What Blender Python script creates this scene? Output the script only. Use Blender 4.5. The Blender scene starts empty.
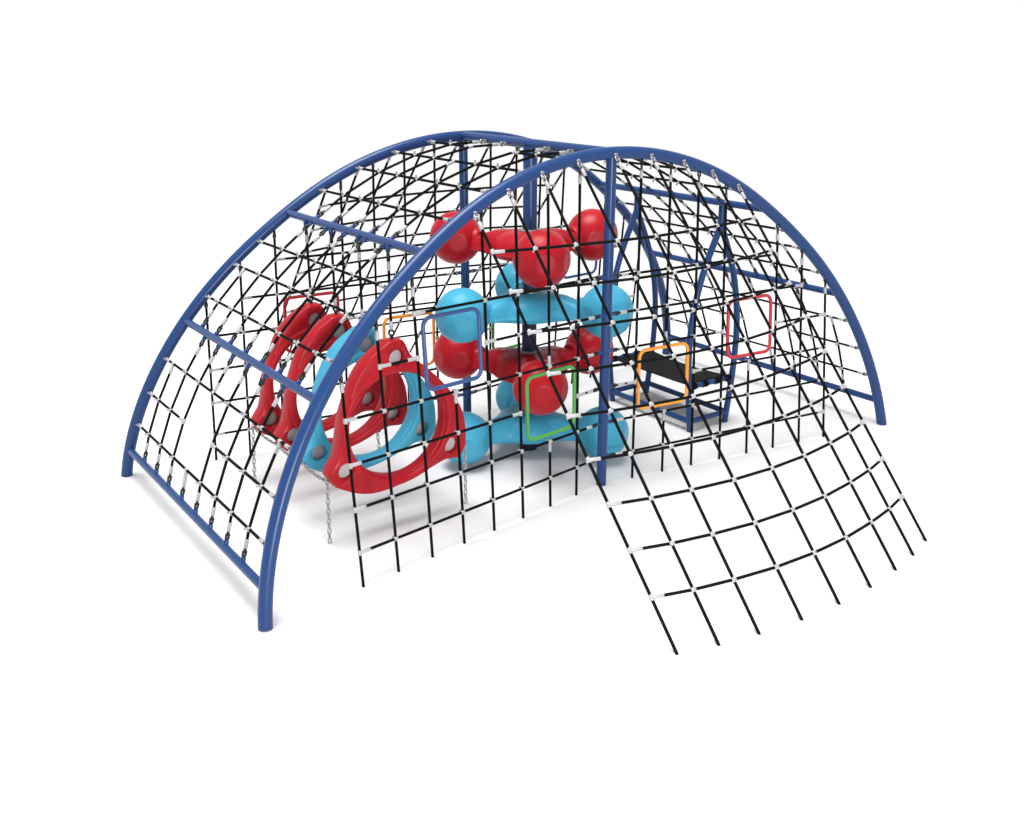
import bpy, bmesh, math, random
from mathutils import Vector, Matrix
random.seed(4)
S = bpy.context.scene
COL = S.collection
PI = math.pi

# ------------------------------------------------------------------ materials
def mat(name, rgb, rough=0.4, metal=0.0, spec=0.5, coat=0.0, bump=0.0, scale=60.0, var=0.0):
    m = bpy.data.materials.new(name); m.use_nodes = True
    nt = m.node_tree; b = nt.nodes['Principled BSDF']
    b.inputs['Base Color'].default_value = (*rgb, 1)
    b.inputs['Roughness'].default_value = rough
    b.inputs['Metallic'].default_value = metal
    b.inputs['Specular IOR Level'].default_value = spec
    b.inputs['Coat Weight'].default_value = coat
    b.inputs['Coat Roughness'].default_value = 0.12
    tc = nt.nodes.new('ShaderNodeTexCoord')
    n = nt.nodes.new('ShaderNodeTexNoise'); n.inputs['Scale'].default_value = scale
    n.inputs['Detail'].default_value = 3
    nt.links.new(tc.outputs['Object'], n.inputs['Vector'])
    if var:
        mx = nt.nodes.new('ShaderNodeMix'); mx.data_type = 'RGBA'
        mx.inputs[6].default_value = (*[c * (1 - var) for c in rgb], 1)
        mx.inputs[7].default_value = (*[min(1, c * (1 + var)) for c in rgb], 1)
        nt.links.new(n.outputs['Fac'], mx.inputs[0]); nt.links.new(mx.outputs[2], b.inputs['Base Color'])
    if bump:
        bp = nt.nodes.new('ShaderNodeBump'); bp.inputs['Strength'].default_value = bump
        bp.inputs['Distance'].default_value = 0.004
        nt.links.new(n.outputs['Fac'], bp.inputs['Height']); nt.links.new(bp.outputs['Normal'], b.inputs['Normal'])
    return m
M = {
 'blue':  mat('blue_powder_coat', (.0095, .040, .140), .29, 0, .30, 0, .03, 180, .06),
 'red':   mat('red_plastic', (.345, .006, .013), .34, 0, .2, 0, .03, 140, .05),
 'cyan':  mat('cyan_plastic', (.05, .315, .47), .36, 0, .18, 0, .03, 140, .05),
 'rope':  mat('black_rope', (.0035, .0035, .0038), .8, 0, .08, 0, .5, 260, .3),
 'clamp': mat('pale_clamp', (.36, .36, .37), .38, .1, .5, 0, .05, 90, .15),
 'steel': mat('galvanised_steel', (.33, .33, .34), .35, .6, .5, 0, .08, 120, .2),
 'iron':  mat('dark_shackle', (.012, .012, .014), .4, .3, .5, 0, .05, 90, .1),
 'cap':   mat('grey_cap', (.42, .415, .41), .45, 0, .4, 0, .05, 60, .08),
 'mat':   mat('black_rubber', (.006, .006, .007), .75, 0, .12, 0, .3, 220, .2),
 'sleeve':mat('dark_sleeve', (.008, .010, .02), .5, 0, .3, 0, .05, 60, .1),
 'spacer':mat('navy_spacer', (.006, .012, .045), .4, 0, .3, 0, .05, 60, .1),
 'green': mat('green_paint', (.05, .255, .045), .35, 0, .5, 0, .03, 140, .05),
 'orange':mat('orange_paint', (.74, .27, .014), .35, 0, .5, 0, .03, 140, .05),
 'fred':  mat('red_paint', (.44, .008, .022), .35, 0, .5, 0, .03, 140, .05),
 'fblue': mat('frame_blue_paint', (.02, .055, .175), .35, 0, .5, 0, .03, 140, .05),
 'floor': mat('white_floor', (.68, .68, .68), .7, 0, .0, 0, 0, 4, .006),
}

# ------------------------------------------------------------------ mesh helpers
V = Vector
def sweep(bm, pts, r, n=10, closed=False, caps=True):
    pts = [V(p) for p in pts]; N = len(pts)
    rad = r if isinstance(r, (list, tuple)) else [r] * N
    T = []
    for i in range(N):
        if closed: t = pts[(i + 1) % N] - pts[i - 1]
        else: t = pts[min(i + 1, N - 1)] - pts[max(i - 1, 0)]
        T.append(t.normalized())
    a = V((0, 0, 1)) if abs(T[0].z) < .9 else V((1, 0, 0))
    u = T[0].cross(a).normalized(); rings = []
    for i in range(N):
        u = (u - T[i] * u.dot(T[i])).normalized(); w = T[i].cross(u)
        rings.append([bm.verts.new(pts[i] + (u * math.cos(2 * PI * k / n) + w * math.sin(2 * PI * k / n)) * rad[i]) for k in range(n)])
    for i in range(N if closed else N - 1):
        A, B = rings[i], rings[(i + 1) % N]
        off = 0
        if closed and i == N - 1:
            off = min(range(n), key=lambda o: (A[0].co - B[o].co).length)
        for k in range(n):
            bm.faces.new((A[k], A[(k + 1) % n], B[(k + 1 + off) % n], B[(k + off) % n]))
    if caps and not closed:
        bm.faces.new(rings[0][::-1]); bm.faces.new(rings[-1])

def torus(bm, c, R, r, nrm=(0, 1, 0), stretch=0.0, axis=(0, 0, 1), N=18, n=7):
    nrm = V(nrm).normalized(); ax = V(axis).normalized(); sd = nrm.cross(ax).normalized(); pts = []
    for i in range(N):
        t = 2 * PI * i / N
        pts.append(V(c) + sd * (R * math.cos(t)) + ax * (R * math.sin(t) + (stretch if math.sin(t) > 0 else -stretch)))
    sweep(bm, pts, r, n, closed=True)

def ball(bm, c, r, u=40, v=24, sc=(1, 1, 1)):
    bmesh.ops.create_uvsphere(bm, u_segments=u, v_segments=v, radius=r, matrix=Matrix.Translation(c) @ Matrix.Diagonal((*sc, 1)))

def to_mesh(name, bm, m, sharp=40):
    bmesh.ops.recalc_face_normals(bm, faces=bm.faces)
    for f in bm.faces: f.smooth = True
    for e in bm.edges:
        if len(e.link_faces) == 2 and e.calc_face_angle(0) > math.radians(sharp): e.smooth = False
    me = bpy.data.meshes.new(name); bm.to_mesh(me); bm.free()
    for mm in (m if isinstance(m, (list, tuple)) else [m]): me.materials.append(mm)
    return me

WORLD = {}          # world location of each unrotated object
def put(name, me, parent=None, loc=(0, 0, 0), rot=None):
    o = bpy.data.objects.new(name, me); COL.objects.link(o)
    loc = V(loc); WORLD[o.name] = loc
    if parent is not None:
        o.parent = parent; o.location = loc - WORLD[parent.name]
    else: o.location = loc
    if rot is not None: o.rotation_mode = 'QUATERNION'; o.rotation_quaternion = rot
    return o
def obj(name, bm, m, parent=None, origin=None, sharp=40):
    """mesh given in world coordinates -> object with an origin of its own"""
    if origin is None:
        c = V((0, 0, 0)); k = 0
        for v in bm.verts: c += v.co; k += 1
        origin = c / max(1, k)
    origin = V(origin)
    bmesh.ops.translate(bm, verts=bm.verts, vec=-origin)
    return put(name, to_mesh(name, bm, m, sharp), parent, origin)
def tag(o, label, cat, group=None):
    o['label'] = label; o['category'] = cat
    if group: o['group'] = group
    return o
def empty(name, loc, label, cat, group=None):
    o = put(name, None, None, loc); o.empty_display_size = .2
    return tag(o, label, cat, group)
def zrot(d): return V((0, 0, 1)).rotation_difference(V(d).normalized())

# ------------------------------------------------------------------ frame geometry
B0, C0, H = 1.662, 1.128, 2.99
K = (B0 - C0) / H
CF = (2.99, .0923463, .1273469, -.0321367)      # arch radius as a function of the angle from the vertical
def prof(t):
    r = CF[0] + CF[1] * t * t + CF[2] * t ** 4 + CF[3] * t ** 6 - .022 * math.exp(-((t - .74) / .24) ** 2)
    return r * math.sin(t), r * math.cos(t)
def zarch(x):
    x = abs(x); a, b = 0, PI / 2
    for _ in range(50):
        m = (a + b) / 2
        if prof(m)[0] < x: a = m
        else: b = m
    return prof(a)[1]
def yarch(z): return B0 - K * z          # |y| of the leaning arch at height z
def arch_pt(x, sy):
    z = zarch(x); return V((x, sy * yarch(z), z))
RA, RP, RC, RR = .0520, .0455, .0665, .0335

frame = empty('arched_climber', (0, 0, 0), 'large blue tubular steel climber of two leaning arches joined by rungs, with three upright posts', 'climber')
for sy in (-1, 1):
    bm = bmesh.new(); pts = []
    for i in range(97):
        t = -PI / 2 + PI * i / 96
        x, z = prof(abs(t)); x = math.copysign(x, t)
        pts.append((x, sy * yarch(z), z))
    sweep(bm, pts, RA, 24); obj('arch', bm, M['blue'], frame)
for sy in (-1, 1):
    bm = bmesh.new(); sweep(bm, [(0, sy * C0, 0), (0, sy * C0, H - .02)], RP, 24); obj('post', bm, M['blue'], frame)
bm = bmesh.new(); sweep(bm, [(0, 0, .10), (0, 0, H - .02)], RC, 28); obj('column', bm, M['blue'], frame)
bm = bmesh.new(); sweep(bm, [(0, 0, 0), (0, 0, .012), (0, 0, .013), (0, 0, .2)], [.086, .086, .083, .083], 28); obj('base_sleeve', bm, M['sleeve'], frame)
for z0, z1 in ((.43, .80), (1.04, 1.39), (1.63, 1.97)):      # darker navy tubes round the column between the steps
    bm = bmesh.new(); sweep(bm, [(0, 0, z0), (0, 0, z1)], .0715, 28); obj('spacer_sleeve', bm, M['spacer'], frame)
bm = bmesh.new(); sweep(bm, [(0, -C0, H), (0, C0, H)], .045, 24); obj('beam', bm, M['blue'], frame)
RX = {}
for nm, zz in (('low', .265), ('mid', 1.465), ('top', 2.378)):
    a, b = 0, PI / 2
    for _ in range(50):
        m = (a + b) / 2
        if prof(m)[1] > zz: a = m
        else: b = m
    RX[nm] = (prof(a)[0], zz)
for sx in (-1, 1):
    for nm in ('low', 'mid', 'top'):
        x, z = RX[nm]; y = yarch(z)
        bm = bmesh.new(); sweep(bm, [(sx * x, -y, z), (sx * x, y, z)], RR, 20); obj('rung', bm, M['blue'], frame)

# ------------------------------------------------------------------ rope kit (shared small meshes)
RO = .0119
def _knot():
    bm = bmesh.new()
    sweep(bm, [(-.019, 0, 0), (-.0145, 0, 0), (.0145, 0, 0), (.019, 0, 0)], [.0115, .0136, .0136, .0115], 10)
    sweep(bm, [(0, -.019, 0), (0, -.0145, 0), (0, .0145, 0), (0, .019, 0)], [.0115, .0136, .0136, .0115], 10)
    sweep(bm, [(0, 0, -.036), (0, 0, .018)], .008, 8)
    sweep(bm, [(0, 0, -.040), (0, 0, -.030)], .0115, 6)
    return to_mesh('cross_clamp', bm, M['clamp'])
KNOT = _knot()
def _ferr():
    bm = bmesh.new()
    sweep(bm, [(0, 0, 0), (0, 0, .006), (0, 0, .066), (0, 0, .072)], [.012, .0155, .0155, .012], 12)
    return to_mesh('ferrule', bm, M['clamp'])
FERR = _ferr()
def _tclamp():
    bm = bmesh.new()
    sweep(bm, [(0, 0, .01), (0, 0, .016), (0, 0, .088), (0, 0, .094)], [.0115, .0142, .0142, .0118], 12)
    sweep(bm, [(-.022, 0, 0), (-.017, 0, 0), (.017, 0, 0), (.022, 0, 0)], [.0125, .016, .016, .0125], 12)
    return to_mesh('end_clamp', bm, M['clamp'])
TCL = _tclamp()
def _hook():
    bm = bmesh.new()
    sweep(bm, [(0, 0, -.02), (0, 0, .02)], .010, 8)
    sweep(bm, [(0, 0, -.004), (0, 0, .006)], .022, 12)
    torus(bm, (0, 0, .036), .017, .0068, (0, 1, 0), .006)
    torus(bm, (0, 0, .066), .015, .0065, (1, 0, 0), .008)
    return to_mesh('eye_hook', bm, M['steel'])
HOOK = _hook()
def _rings(n):
    bm = bmesh.new()
    torus(bm, (0, 0, .012), .015, .0085, (1, 0, 0), .004)
    torus(bm, (0, 0, .054), .020, .0095, (.7, .7, 0), .002)
    return to_mesh('shackle', bm, M['iron'])
RING = _rings(2)
def _lug():
    bm = bmesh.new()
    sweep(bm, [(0, 0, -.03), (0, 0, .022), (0, 0, .036)], [.021, .019, .012], 12)
    return to_mesh('lug', bm, M['blue'])
LUG = _lug()
def _shk():
    bm = bmesh.new()
    torus(bm, (0, 0, .052), .011, .0092, (0, 1, 0), .008)
    sweep(bm, [(-.018, 0, .072), (.018, 0, .072)], .010, 8)
    torus(bm, (0, 0, .084), .009, .008, (1, 0, 0), .004)
    return to_mesh('shackle', bm, M['iron'])
SHK = _shk()

def rope_mesh(pts):
    bm = bmesh.new(); sweep(bm, pts, RO, 8); return bm
def fit(rope, p, d, kind, side=None):
    """end fitting of a rope at p, pointing along d into the rope; returns where the cord itself starts"""
    p = V(p); d = V(d).normalized(); q = zrot(d)
    if kind == 'hook':
        put('eye_hook', HOOK, rope, p, q); put('ferrule', FERR, rope, p + d * .078, q)
    elif kind == 'ring':
        put('shackle', RING, rope, p, q); put('ferrule', FERR, rope, p + d * .08, q)
    elif kind == 'bare':
        put('shackle', RING, rope, p, q)
    elif kind == 'lug':
        put('lug', LUG, rope, p, q); put('shackle', SHK, rope, p, q); put('ferrule', FERR, rope, p + d * .10, q)
    elif kind == 'clamp':
        if side is not None:                      # ring of the clamp wraps the crossed rope
            z = d; x = (V(side) - z * V(side).dot(z)).normalized(); y = z.cross(x)
            q = Matrix((x, y, z)).transposed().to_quaternion()
        put('end_clamp', TCL, rope, p, q)
SKIP = {'hook': .07, 'ring': .075, 'bare': .072, 'lug': .085, 'clamp': .02, None: 0, 'sleeve': 0}
def rope(net, name, pts, k0=None, k1=None, side=None):
    pts = [V(p) for p in pts]
    d0 = (pts[1] - pts[0]).normalized(); d1 = (pts[-2] - pts[-1]).normalized()
    cp = list(pts); cp[0] = pts[0] + d0 * SKIP[k0]; cp[-1] = pts[-1] + d1 * SKIP[k1]
    o = obj(name, rope_mesh(cp), M['rope'], net)
    if k0: fit(o, pts[0], d0, k0, side)
    if k1: fit(o, pts[-1], d1, k1, side)
    return o
def knot(r, p, dx, dy):
    x = V(dx).normalized(); y = (V(dy) - x * V(dy).dot(x)).normalized(); z = x.cross(y)
    put('cross_clamp', KNOT, r, p, Matrix((x, y, z)).transposed().to_quaternion())

def square_frame(net, P, m, label):
    """rounded square ring; P(a,b) maps the unit square onto the net surface"""
    pts = []; R = .13
    for cx, cy, a0 in ((1 - R, 1 - R, 0), (R, 1 - R, 90), (R, R, 180), (1 - R, R, 270)):
        for k in range(7):
            a = math.radians(a0 + 15 * k); pts.append(P(cx + R * math.cos(a), cy + R * math.sin(a)))
    bm = bmesh.new(); sweep(bm, pts, .0165, 12, closed=True)
    o = obj('square_frame', bm, m, net); o['label'] = label

# ------------------------------------------------------------------ upright nets under each half arch
XV = [.338, .675, 1.01, 1.347, 1.68, 2.015, 2.352, 2.683]
ZL = [.272, .608, .945, 1.28, 1.613, 1.948]
def upright(sx, sy, label, mats, names, lo):
    """lo: lower level (index) of the hole that takes the outer square"""
    net = empty('climbing_net', (sx * 1.5, sy * 1.35, 0), label, 'climbing net', 'upright nets below the arches')
    back = sy > 0
    top = []
    for x in XV:
        a = arch_pt(x, 1); top.append((a.x, a.y, a.z - RA - .005))
    def at(i, z):
        xg, yg = XV[i], C0 + .1536 * XV[i]
        xt, yt, zt = top[i]; f = z / zt
        return V((sx * (xg + (xt - xg) * f), sy * (yg + (yt - yg) * f), z))
    def surf(x, z):
        i = max(j for j in range(8) if XV[j] <= x or j == 0); i = min(i, 6)
        f = (x - XV[i]) / (XV[i + 1] - XV[i]); return at(i, z).lerp(at(i + 1, z), f)
    up = V((0, 0, 1)); ax = V((1, 0, 0))
    kt = 'bare' if back else 'ring'
    for i in range(8):
        if i == 4:
            rope(net, 'vertical_rope', [at(4, ZL[lo]), at(4, 0)], 'clamp', None, ax)
        elif i == 1:
            rope(net, 'vertical_rope', [at(1, top[1][2]), at(1, ZL[3])], kt, 'clamp', ax)
            rope(net, 'vertical_rope', [at(1, ZL[1]), at(1, 0)], 'clamp', None, ax)
        else:
            rope(net, 'vertical_rope', [at(i, top[i][2]), at(i, 0)], kt, None)
    def post(z): return V((sx * (RP + .004), sy * C0, z))
    def run(j, a, b):
        """horizontal rope on level j from rope a to rope b (-1: the post)"""
        pts = [post(ZL[j]) if k < 0 else at(k, ZL[j]) for k in range(b, a + 1)] if b < a else []
        if j >= lo + 2: pts = [p for k, p in zip(range(b, a + 1), pts) if k != 4]
        if len(pts) < 2: return
        r = rope(net, 'horizontal_rope', pts, 'lug' if b < 0 else 'clamp', 'clamp', up)
        for p in pts[1:-1]: knot(r, p, ax, up)
    run(0, 7, -1); run(1, 7, -1); run(2, 7, 2); run(2, 0, -1); run(5, 5, -1)
    if lo == 3: run(3, 7, -1); run(4, 6, 5); run(4, 3, -1)
    else: run(3, 7, 5); run(3, 3, -1); run(4, 6, -1)
    square_frame(net, lambda a, b: surf(1.412 + .535 * a, (1.345 if lo == 3 else 1.01) + .555 * b), mats[0], names[0])
    square_frame(net, lambda a, b: surf(.378 + .555 * a, .675 + .555 * b), mats[1], names[1])
upright(-1, -1, 'upright black net below the front arch, holding a blue and a green square', (M['fblue'], M['green']), ('blue square frame', 'green square frame'), 3)
upright(1, -1, 'upright black net below the front arch, holding an orange and a red square', (M['fred'], M['orange']), ('red square frame', 'orange square frame'), 2)
upright(-1, 1, 'upright black rope net below the rear arch, standing behind the row of hoops', (M['fred'], M['orange']), ('red square frame', 'orange square frame'), 2)
upright(1, 1, 'upright black rope net below the rear arch, between the rear post and the hammock', (M['fblue'], M['green']), ('blue square frame', 'green square frame'), 3)

# ------------------------------------------------------------------ sloping nets from the arch out to the floor
HX = [-1.44, -1.115, -.775, -.4, 0, .4, .775, 1.115, 1.44]
GX = [(-1.412, 3.562), (-1.107, 3.65), (-.779, 3.715), (-.393, 3.767), (0, 3.784), (.393, 3.767), (.779, 3.715), (1.107, 3.65), (1.412, 3.562)]
def sloping(sy, label):
    net = empty('climbing_net', (0, sy * 3.0, 0), label, 'climbing net', 'sloping nets out to the floor')
    P = []
    for hx, (gx, gy) in zip(HX, GX):
        a = arch_pt(hx, sy); a.y += sy * (RA * .9); a.z -= .012
        g = V((gx, sy * gy, 0))
        rope(net, 'sloping_rope', [a, g], 'hook', None)
        d = (a - g).normalized(); P.append([g + d * (.405 + .345 * j) for j in range(9)])
    for j in range(9):
        pts = [P[i][j] for i in range(9)]
        r = rope(net, 'cross_rope', pts, 'clamp', 'clamp', P[0][8] - P[0][0])
        for i in range(1, 8): knot(r, pts[i], pts[i + 1] - pts[i - 1], P[i][8] - P[i][0])
sloping(-1, 'black rope net sloping from the front arch down to the floor in the foreground')
sloping(1, 'black rope net sloping from the rear arch down to the floor behind the hoops')

# ------------------------------------------------------------------ roof nets between the arches, three bays a side
C8 = [1.175, .84, .505, .1675, -.1675, -.505, -.84, -1.175]
C7 = [1.005, .67, .335, 0, -.335, -.67, -1.005]
C5 = [.67, .335, 0, -.335, -.67]
def roof(sx, bay, label):
    rot = -sx                                     # the right side is the left side turned half round
    def X(x, y, z): return V((sx * x, rot * y, z))
    def arow(x): z = zarch(x); return x, z, yarch(z)
    if bay == 0: xs = [RX['low'][0], 3.385, 3.262, 3.095, RX['mid'][0]]
    elif bay == 1: xs = [RX['mid'][0], 2.69, 2.42, 2.19, RX['top'][0]]
    else: xs = [RX['top'][0], 1.575, 1.205, .825, .435, 0]
    mid = xs[len(xs) // 2]
    net = empty('climbing_net', (sx * mid, 0, 0), label, 'climbing net', 'roof nets between the arches')
    zs = [zarch(x) if x > 0 else H for x in xs]
    ns = [V((sx * 1, 0, .5))] * len(xs)
    def node(i, y):
        return X(xs[i], y, zs[i])
    def rung_pt(i, y, toward):
        p = node(i, y); d = (node(toward, y) - p).normalized()
        return p + d * ((RR if i or bay else RR) + .0)
    cols = (C8, C7, C5)[bay]
    rows = {}
    along = lambda i: (node(min(i + 1, len(xs) - 1), 0) - node(i - 1, 0)).normalized()
    yv = V((0, 1, 0))
    def row(i, y0, y1):
        """transverse rope on row i from y0 to y1; None means the arch"""
        ya = yarch(zs[i]) - RA * .75
        p0 = X(xs[i], ya, zs[i]) if y0 is None else node(i, y0)
        p1 = X(xs[i], -ya, zs[i]) if y1 is None else node(i, y1)
        r = rope(net, 'cross_rope', [p0, p1], 'hook' if y0 is None else 'clamp', 'hook' if y1 is None else 'clamp', along(i))
        for c in cols:
            if c in missing.get(i, ()): continue
            if (y0 is None or c < y0 - .01) and (y1 is None or c > y1 + .01): knot(r, node(i, c), yv, along(i))
    def col(y, i0, i1, k0=None, k1=None):
        pts = [node(i, y) for i in range(i0, i1 + 1)]
        if k0 == 'lug': pts[0] = pts[0] + (pts[1] - pts[0]).normalized() * RR
        if k1 == 'lug': pts[-1] = pts[-1] + (pts[-2] - pts[-1]).normalized() * RR
        if k1 == 'hook': pts[-1] = V((sx * .045, rot * y, H - .02))
        rope(net, 'long_rope', pts, k0, k1, yv)
    missing = {}
    if bay == 0:
        missing = {2: (C8[3],), 3: (C8[0], C8[3], C8[7]), 1: (C8[3],)}
        for k, y in enumerate(C8):
            if k in (0, 7): col(y, 0, 3, 'lug', 'clamp')
            elif k == 3: col(y, 0, 1, 'lug', 'clamp'); col(y, 3, 4, 'clamp', 'lug')
            else: col(y, 0, 4, 'lug', 'lug')
        row(1, None, None); row(2, None, C8[2]); row(2, C8[4], None); row(3, None, None)
    elif bay == 1:
        missing = {2: (C7[0], C7[6]), 3: (C7[0], C7[6])}
        for k, y in enumerate(C7):
            if k in (0, 6): col(y, 0, 2, 'lug', 'clamp')
            else: col(y, 0, 4, 'lug', 'lug')
        for i in (1, 2, 3): row(i, None, None)
    else:
        missing = {3: (0,), 4: (0,)}
        for k, y in enumerate(C5):
            if k == 2: col(y, 0, 3, 'lug', 'clamp')
            else: col(y, 0, 5, 'lug', 'hook')
        for i in (1, 2, 3): row(i, None, None)
        row(4, None, C5[1]); row(4, C5[3], None)
for sx, sd in ((-1, 'left'), (1, 'right')):
    roof(sx, 0, 'lowest bay of black roof netting between the bottom and middle rungs, %s end' % sd)
    roof(sx, 1, 'middle bay of black roof netting between the middle and top rungs, %s end' % sd)
    roof(sx, 2, 'uppermost bay of black roof netting from the top rung to the beam, %s end' % sd)

# ------------------------------------------------------------------ hanging hoop panels
XP, ZP = -1.924, .905
PR = [(0, .716), (4.5, .716), (9, .692), (14, .672), (22, .645), (33, .605), (44, .562), (56, .53), (68, .513), (80, .512), (92, .530), (100, .555), (106, .585), (109, .615), (114.2, .71), (115, .716), (120, .716)]
def rout(t):
    d = (math.degrees(t) - 90) % 120            # saw-tooth: a long fall after each ear, a steep rise before the next
    for (a, ra), (b, rb) in zip(PR, PR[1:]):
        if d <= b: return ra + (rb - ra) * (d - a) / (b - a)
    return PR[-1][1]
def hoop_mesh(m):
    N = 360; RI = .442; bm = bmesh.new()
    ro = [rout(2 * PI * i / N) for i in range(N)]
    for _ in range(1): ro = [(ro[i - 1] + 2 * ro[i] + ro[(i + 1) % N]) / 4 for i in range(N)]
    def thick(r):                                  # raised ring, thinner ears
        f = min(1, max(0, (r - .503) / .022)); f = f * f * (3 - 2 * f)
        return .090 - .016 * f
    rings = []
    for i in range(N):
        t = 2 * PI * i / N; R = ro[i]; sec = []
        rs = [RI + .018, RI + .022, RI + .030, RI + .044, .500, .506, .512, .518, .524, .532]
        rs = [r if r < R - .014 else None for r in rs]
        last = R - .014; rs = [r if r is not None else last for r in rs] + [last]
        sec.append((RI, -.020)); sec.append((RI, -.044)); sec.append((RI + .003, -.050)); sec.append((RI + .014, -.053))
        for r in rs: sec.append((r, -thick(r) if r > RI + .025 else (-.076 if r < RI + .019 else -.084)))
        tr = thick(R)
        sec += [(R - .004, -tr + .006), (R, -tr + .018), (R + .004, 0)]
        full = sec + [(r, -y) for r, y in sec[::-1][1:]]
        rings.append([bm.verts.new((r * math.cos(t), y, r * math.sin(t))) for r, y in full])
    for i in range(N):
        A, B = rings[i], rings[(i + 1) % N]
        n = len(A)
        for k in range(n):
            try: bm.faces.new((A[k], A[(k + 1) % n], B[(k + 1) % n], B[k]))
            except ValueError: pass
    bmesh.ops.remove_doubles(bm, verts=bm.verts, dist=.0004)
    me = to_mesh('hoop_body', bm, m, 60)
    tmp = bpy.data.objects.new('hoop_body', me); COL.objects.link(tmp)
    bc = bmesh.new()
    for a in (90, 210, 330):
        x, z = .572 * math.cos(math.radians(a)), .572 * math.sin(math.radians(a))
        sweep(bc, [(x, -.3, z), (x, .3, z)], 0.070, 32)
    cut = bpy.data.objects.new('cutter', to_mesh('cutter', bc, m)); COL.objects.link(cut)
    md = tmp.modifiers.new('b', 'BOOLEAN'); md.object = cut; md.operation = 'DIFFERENCE'; md.solver = 'EXACT'
    dg = bpy.context.evaluated_depsgraph_get()
    out = bpy.data.meshes.new_from_object(tmp.evaluated_get(dg))
    bpy.data.objects.remove(tmp); bpy.data.objects.remove(cut)
    out.name = 'hoop_body'
    return out
HB = {'red': hoop_mesh(M['red'])}
HB['cyan'] = HB['red'].copy(); HB['cyan'].materials.clear(); HB['cyan'].materials.append(M['cyan'])
bm = bmesh.new(); sweep(bm, [(0, -.022, 0), (0, -.018, 0), (0, .018, 0), (0, .022, 0)], [.066, .0695, .0695, .066], 32)
CAP = to_mesh('cap', bm, M['cap'])
for y, c, lab in ((.745, 'red', 'red plastic hoop farthest back in the hanging row of four'),
                  (.245, 'red', 'red plastic hoop hanging between the rearmost red hoop and the blue one'),
                  (-.255, 'cyan', 'light blue plastic hoop, the only blue one of the hanging row'),
                  (-.745, 'red', 'red plastic hoop nearest the viewer, its whole round opening in view')):
    h = empty('hoop_panel', (XP, y, ZP), lab, 'hoop', 'hanging hoops in a row')
    put('body', HB[c], h, (XP, y, ZP))
    for a in (90, 210, 330):
        put('cap', CAP, h, (XP + .572 * math.cos(math.radians(a)), y, ZP + .572 * math.sin(math.radians(a))))
    rope(h, 'hanging_rope', [(XP, y, RX['top'][1] - RR), (XP, y, ZP + .712)], 'lug', 'ring')

def chain(pts, label, n=None):
    bm = bmesh.new(); L = .043
    pts = [V(p) for p in pts]; seg = []; tot = 0
    for a, b in zip(pts, pts[1:]): seg.append((tot, a, b)); tot += (b - a).length
    k = max(2, int(tot / L)); st = tot / k
    for i in range(k):
        s = (i + .5) * st
        t0, a, b = [q for q in seg if q[0] <= s][-1]
        d = (b - a).normalized(); c = a + d * (s - t0)
        u = d.cross(V((0, 1, .3))).normalized(); w = d.cross(u)
        torus(bm, c, .013, .0056, u if i % 2 else w, .012, d, 14, 6)
    o = obj('chain', bm, M['steel'], None, (pts[-1].x, pts[-1].y, min(p.z for p in pts)))
    return tag(o, label, 'chain', 'steel chains of the hoops')
ex, ez = .60, ZP - .36
chain([(XP - .635, -.745, ez + .02), (XP - .648, -.745, 0)], 'short steel chain tying the front red hoop to the floor, left corner')
chain([(XP + .672, -.75, .575), (XP + .676, -.745, 0)], 'short steel chain tying the front red hoop to the floor, right corner')
chain([(XP - .635, .79, ez + .02), (XP - .648, .84, 0)], 'steel chain hanging to the floor from the rearmost red hoop, left corner')
chain([(XP + ex, .78, ez), (XP + ex + .045, .78, 0)], 'steel chain seen through the hoops under the right corner of the rearmost one')
cp = []
ys = [.79, .245, -.255, -.745]
for a, b in zip(ys, ys[1:]):
    for k in range(6):
        f = k / 6; cp.append((XP - .632, a + (b - a) * f, ez + .0 - .022 * 4 * f * (1 - f)))
cp.append((XP - .632, ys[-1], ez))
chain(cp, 'long steel chain running below the left corners of all four hoops')

# ------------------------------------------------------------------ three-armed steps on the column
RB, RS = .778, .254
def arm_mesh(m):
    bm = bmesh.new(); N = 180; cen = None; rings = []
    def R(t):
        d = abs(((math.degrees(t) + 60) % 120) - 60); d = math.radians(max(d, .01))
        a = min(.68, .127 / math.sin(d) if d > .02 else 9)
        return (.365 ** 5 + a ** 5) ** (1 / 5)
    Rs = [R(2 * PI * i / N) for i in range(N)]
    for _ in range(3): Rs = [(Rs[i - 1] + 2 * Rs[i] + Rs[(i + 1) % N]) / 4 for i in range(N)]
    prof_ = [(.0, 1), (.2, 1), (.4, .99), (.55, .96), (.68, .90), (.79, .80), (.87, .67), (.93, .52), (.97, .36), (.988, .22)]
    for i in range(N):
        t = 2 * PI * i / N; ring = []
        for s, h in prof_[1:]:
            r = s * Rs[i]; hh = .235 - .025 * min(1, r / .5)
            if .36 < r < .64: hh -= .02 * math.sin((r - .36) / .28 * PI)
            ring.append((r, -.105 + hh * h))
        lift = .034 * min(1, max(0, (Rs[i] - .34) / .2))
        ring += [(Rs[i] * .99 + .006, -.066), (Rs[i] + .008, -.074), (Rs[i] + .006, -.080), (Rs[i] - .016, -.084), (Rs[i] - .030, -.122 + lift), (Rs[i] - .055, -.120 + lift)]
        rings.append([bm.verts.new((r * math.cos(t), r * math.sin(t), z)) for r, z in ring])
    ct = bm.verts.new((0, 0, .13)); cb = bm.verts.new((0, 0, -.09))
    for i in range(N):
        A, B = rings[i], rings[(i + 1) % N]
        bm.faces.new((ct, A[0], B[0])); bm.faces.new((cb, B[-1], A[-1]))
        for k in range(len(A) - 1): bm.faces.new((A[k], A[k + 1], B[k + 1], B[k]))
    return to_mesh('arm_plate', bm, m, 50)
AM = {c: arm_mesh(M[c]) for c in ('red', 'cyan')}
BALLM = {}
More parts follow.
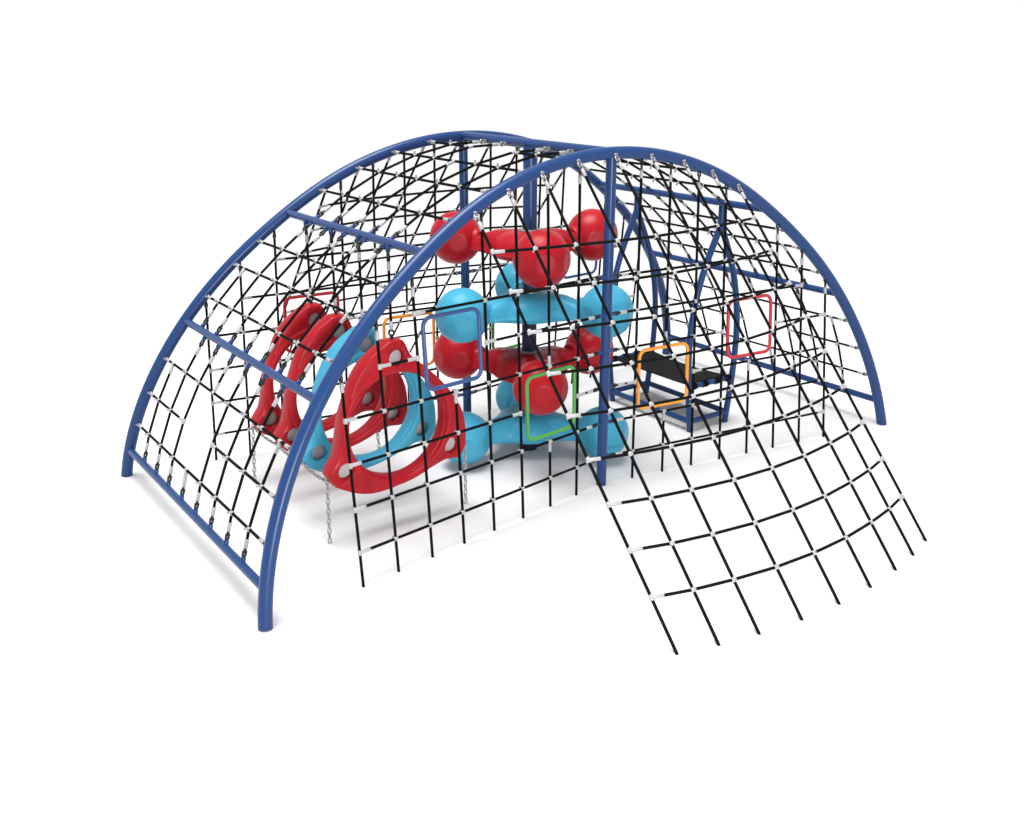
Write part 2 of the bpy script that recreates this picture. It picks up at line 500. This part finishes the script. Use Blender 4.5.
for c in ('red', 'cyan'):
    bm = bmesh.new(); ball(bm, (0, 0, 0), RS, 120, 72)
    ca = RS * math.cos(math.radians(20))      # flat round facets moulded round the middle of the ball
    for k in range(5):
        ax = V((math.cos(math.radians(60 * k - 120)), math.sin(math.radians(60 * k - 120)), -.03)).normalized()
        for v in bm.verts:
            d = v.co.dot(ax)
            if d > ca: v.co -= ax * (d - ca)
    # moulded flange where the arm enters the ball (arm comes from -x)
    sweep(bm, [(-.275, 0, .0), (-.262, 0, .0), (-.21, 0, .0)], [.098, .108, .118], 28)
    BALLM[c] = to_mesh('ball', bm, M[c], 14)
bm = bmesh.new(); sweep(bm, [(0, 0, .10), (0, 0, .132), (0, 0, .136)], [.108, .108, .102], 36)
COLLAR = to_mesh('collar', bm, M['steel'])
for z, c, off, lab in ((2.078, 'red', 1, 'topmost red three-armed step with round ball ends on the column'),
                       (1.495, 'cyan', 61, 'upper light blue three-armed step, between the two red ones'),
                       (.90, 'red', 1, 'lower red three-armed step, between the two light blue ones'),
                       (.288, 'cyan', 61, 'lowest light blue three-armed step, just above the floor')):
    s = empty('three_armed_step', (0, 0, z), lab, 'climbing step', 'three-armed steps stacked on the column')
    q = Matrix.Rotation(math.radians(off), 3, 'Z').to_quaternion()
    put('arm_plate', AM[c], s, (0, 0, z), q)
    put('collar', COLLAR, s, (0, 0, z))
    for k in range(3):
        a = math.radians(off + 120 * k)
        put('ball', BALLM[c], s, (RB * math.cos(a), RB * math.sin(a), z), Matrix.Rotation(a, 3, 'Z').to_quaternion())

# ------------------------------------------------------------------ hammock stand and mat
XH = 1.924; YH = .62
st = empty('hammock_stand', (XH, 0, 0), 'blue tubular stand with two bowed leg pairs hung from the top rung', 'stand')
LEG = [(.0, 2.16), (.055, 2.04), (.14, 1.86), (.225, 1.65), (.29, 1.42), (.328, 1.2), (.345, 1.0), (.345, .8), (.33, .55), (.30, .28), (.262, 0)]
def smooth(pts, n=6):
    out = []
    P = [V(p) for p in pts]
    for i in range(len(P) - 1):
        p0, p1, p2, p3 = P[max(0, i - 1)], P[i], P[i + 1], P[min(len(P) - 1, i + 2)]
        for k in range(n):
            t = k / n
            out.append(.5 * ((2 * p1) + (p2 - p0) * t + (2 * p0 - 5 * p1 + 4 * p2 - p3) * t * t + (3 * p1 - p0 - 3 * p2 + p3) * t ** 3))
    out.append(P[-1]); return out
for y in (-YH, YH):
    bm = bmesh.new(); sweep(bm, [(XH, y, 2.37), (XH, y, 2.10)], .036, 16); obj('hanger', bm, M['blue'], st)
    for s in (-1, 1):
        bm = bmesh.new(); sweep(bm, smooth([(XH + s * a, y, z) for a, z in LEG]), .033, 16); obj('leg', bm, M['blue'], st)
    bm = bmesh.new(); sweep(bm, [(XH - .325, y, .50), (XH + .325, y, .50)], .027, 16); obj('mat_bar', bm, M['blue'], st)
    bm = bmesh.new(); sweep(bm, [(XH - .275, y, .115), (XH + .275, y, .115)], .03, 16); obj('foot_bar', bm, M['blue'], st)
for s in (-1, 1):
    bm = bmesh.new(); sweep(bm, [(XH + s * .273, -YH, .115), (XH + s * .273, YH, .115)], .03, 16); obj('side_bar', bm, M['blue'], st)
bm = bmesh.new(); NX, NY = 13, 40; hw = .285
def mz(fy): return 0.508 - .018 * 4 * fy * (1 - fy)
grid = []
for s in (0, -1):
    g = []
    for j in range(NY + 1):
        fy = j / NY; y = -YH + .05 + (2 * YH - .10) * fy
        w = hw - .03 * math.sin(fy * PI)
        g.append([bm.verts.new((XH - w + 2 * w * i / NX, y, mz(fy) + .010 + s * .014)) for i in range(NX + 1)])
    grid.append(g)
for j in range(NY):
    for i in range(NX):
        for g in grid: bm.faces.new((g[j][i], g[j][i + 1], g[j + 1][i + 1], g[j + 1][i]))
a, b = grid
for j in range(NY):
    for i in (0, NX): bm.faces.new((a[j][i], a[j + 1][i], b[j + 1][i], b[j][i]))
for i in range(NX):
    for j in (0, NY): bm.faces.new((a[j][i], a[j][i + 1], b[j][i + 1], b[j][i]))
hm = empty('hammock', (XH, 0, .5), 'black rubber hammock mat slung between the two bars of the blue stand', 'hammock')
obj('mat', bm, M['mat'], hm)
for y in (-YH, YH):
    for k in (-1, -.35, .35, 1):
        x = XH + k * .255; bm = bmesh.new(); w = .034; ring = []
        s = -1 if y > 0 else 1
        path = []
        for q in range(15):
            an = math.radians(100 + 250 * q / 14)
            path.append((y + s * .036 * math.cos(an), .50 + .036 * math.sin(an)))
        path = [(y + s * .07, .513)] + path + [(y + s * .07, .492)]
        for yy, zz in path: ring.append((bm.verts.new((x - w, yy, zz)), bm.verts.new((x + w, yy, zz))))
        for p, q in zip(ring, ring[1:]): bm.faces.new((p[0], p[1], q[1], q[0]))
        r = bmesh.ops.solidify(bm, geom=bm.faces[:], thickness=.006)
        obj('loop', bm, M['mat'], hm)

# ------------------------------------------------------------------ floor
bm = bmesh.new()
bmesh.ops.create_circle(bm, cap_ends=True, segments=128, radius=11)
fl = obj('ground', bm, M['floor'], None, (0, 0, 0)); fl['kind'] = 'structure'; fl['label'] = 'plain white studio floor'

# ------------------------------------------------------------------ light
w = bpy.data.worlds.new('World'); S.world = w; w.use_nodes = True
nt = w.node_tree; bg = nt.nodes['Background']
tc = nt.nodes.new('ShaderNodeTexCoord'); sp = nt.nodes.new('ShaderNodeSeparateXYZ')
rp = nt.nodes.new('ShaderNodeValToRGB')
nt.links.new(tc.outputs['Generated'], sp.inputs[0]); nt.links.new(sp.outputs['Z'], rp.inputs[0])
e = rp.color_ramp.elements
e[0].position = .07; e[0].color = (1, 1, 1, 1)
e[1].position = .6; e[1].color = (.60, .60, .60, 1)
nt.links.new(rp.outputs['Color'], bg.inputs['Color']); bg.inputs['Strength'].default_value = 1.02
def area(name, loc, to, size, power, shape='DISK'):
    l = bpy.data.lights.new(name, 'AREA'); l.shape = shape; l.size = size; l.energy = power
    o = bpy.data.objects.new(name, l); COL.objects.link(o); o.location = loc
    o.rotation_mode = 'QUATERNION'; o.rotation_quaternion = (V(to) - V(loc)).to_track_quat('-Z', 'Y'); return o
area('overhead_softbox', (-4.0, 0.5, 24.0), (0, 0, 0), 16.0, 9300)
area('front_softbox', (-4.2, -11.0, 2.2), (-.5, 0, 1.2), 2.2, 620)

# ------------------------------------------------------------------ camera
FPX = 1005.001
cx, cy, cz = -5.661416, -7.595705, 3.764772
cd = bpy.data.cameras.new('Camera'); cam = bpy.data.objects.new('Camera', cd); COL.objects.link(cam)
yaw, pit, rol = 0.9480309, -0.3406663, -0.00011655
fw = V((math.cos(pit) * math.cos(yaw), math.cos(pit) * math.sin(yaw), math.sin(pit)))
rt = fw.cross(V((0, 0, 1))).normalized(); up = rt.cross(fw)
r2 = rt * math.cos(rol) + up * math.sin(rol); u2 = up * math.cos(rol) - rt * math.sin(rol)
cam.matrix_world = Matrix(((r2.x, u2.x, -fw.x, cx), (r2.y, u2.y, -fw.y, cy), (r2.z, u2.z, -fw.z, cz), (0, 0, 0, 1)))
cd.sensor_fit = 'HORIZONTAL'; cd.sensor_width = 36; cd.lens = FPX * 36 / 1024
cd.clip_start = .05; cd.clip_end = 2000
S.camera = cam
S.view_settings.view_transform = 'Standard'; S.view_settings.look = 'None'
S.view_settings.exposure = 0; S.view_settings.gamma = 1; S.view_settings.use_curve_mapping = False
S.cycles.max_bounces = 8
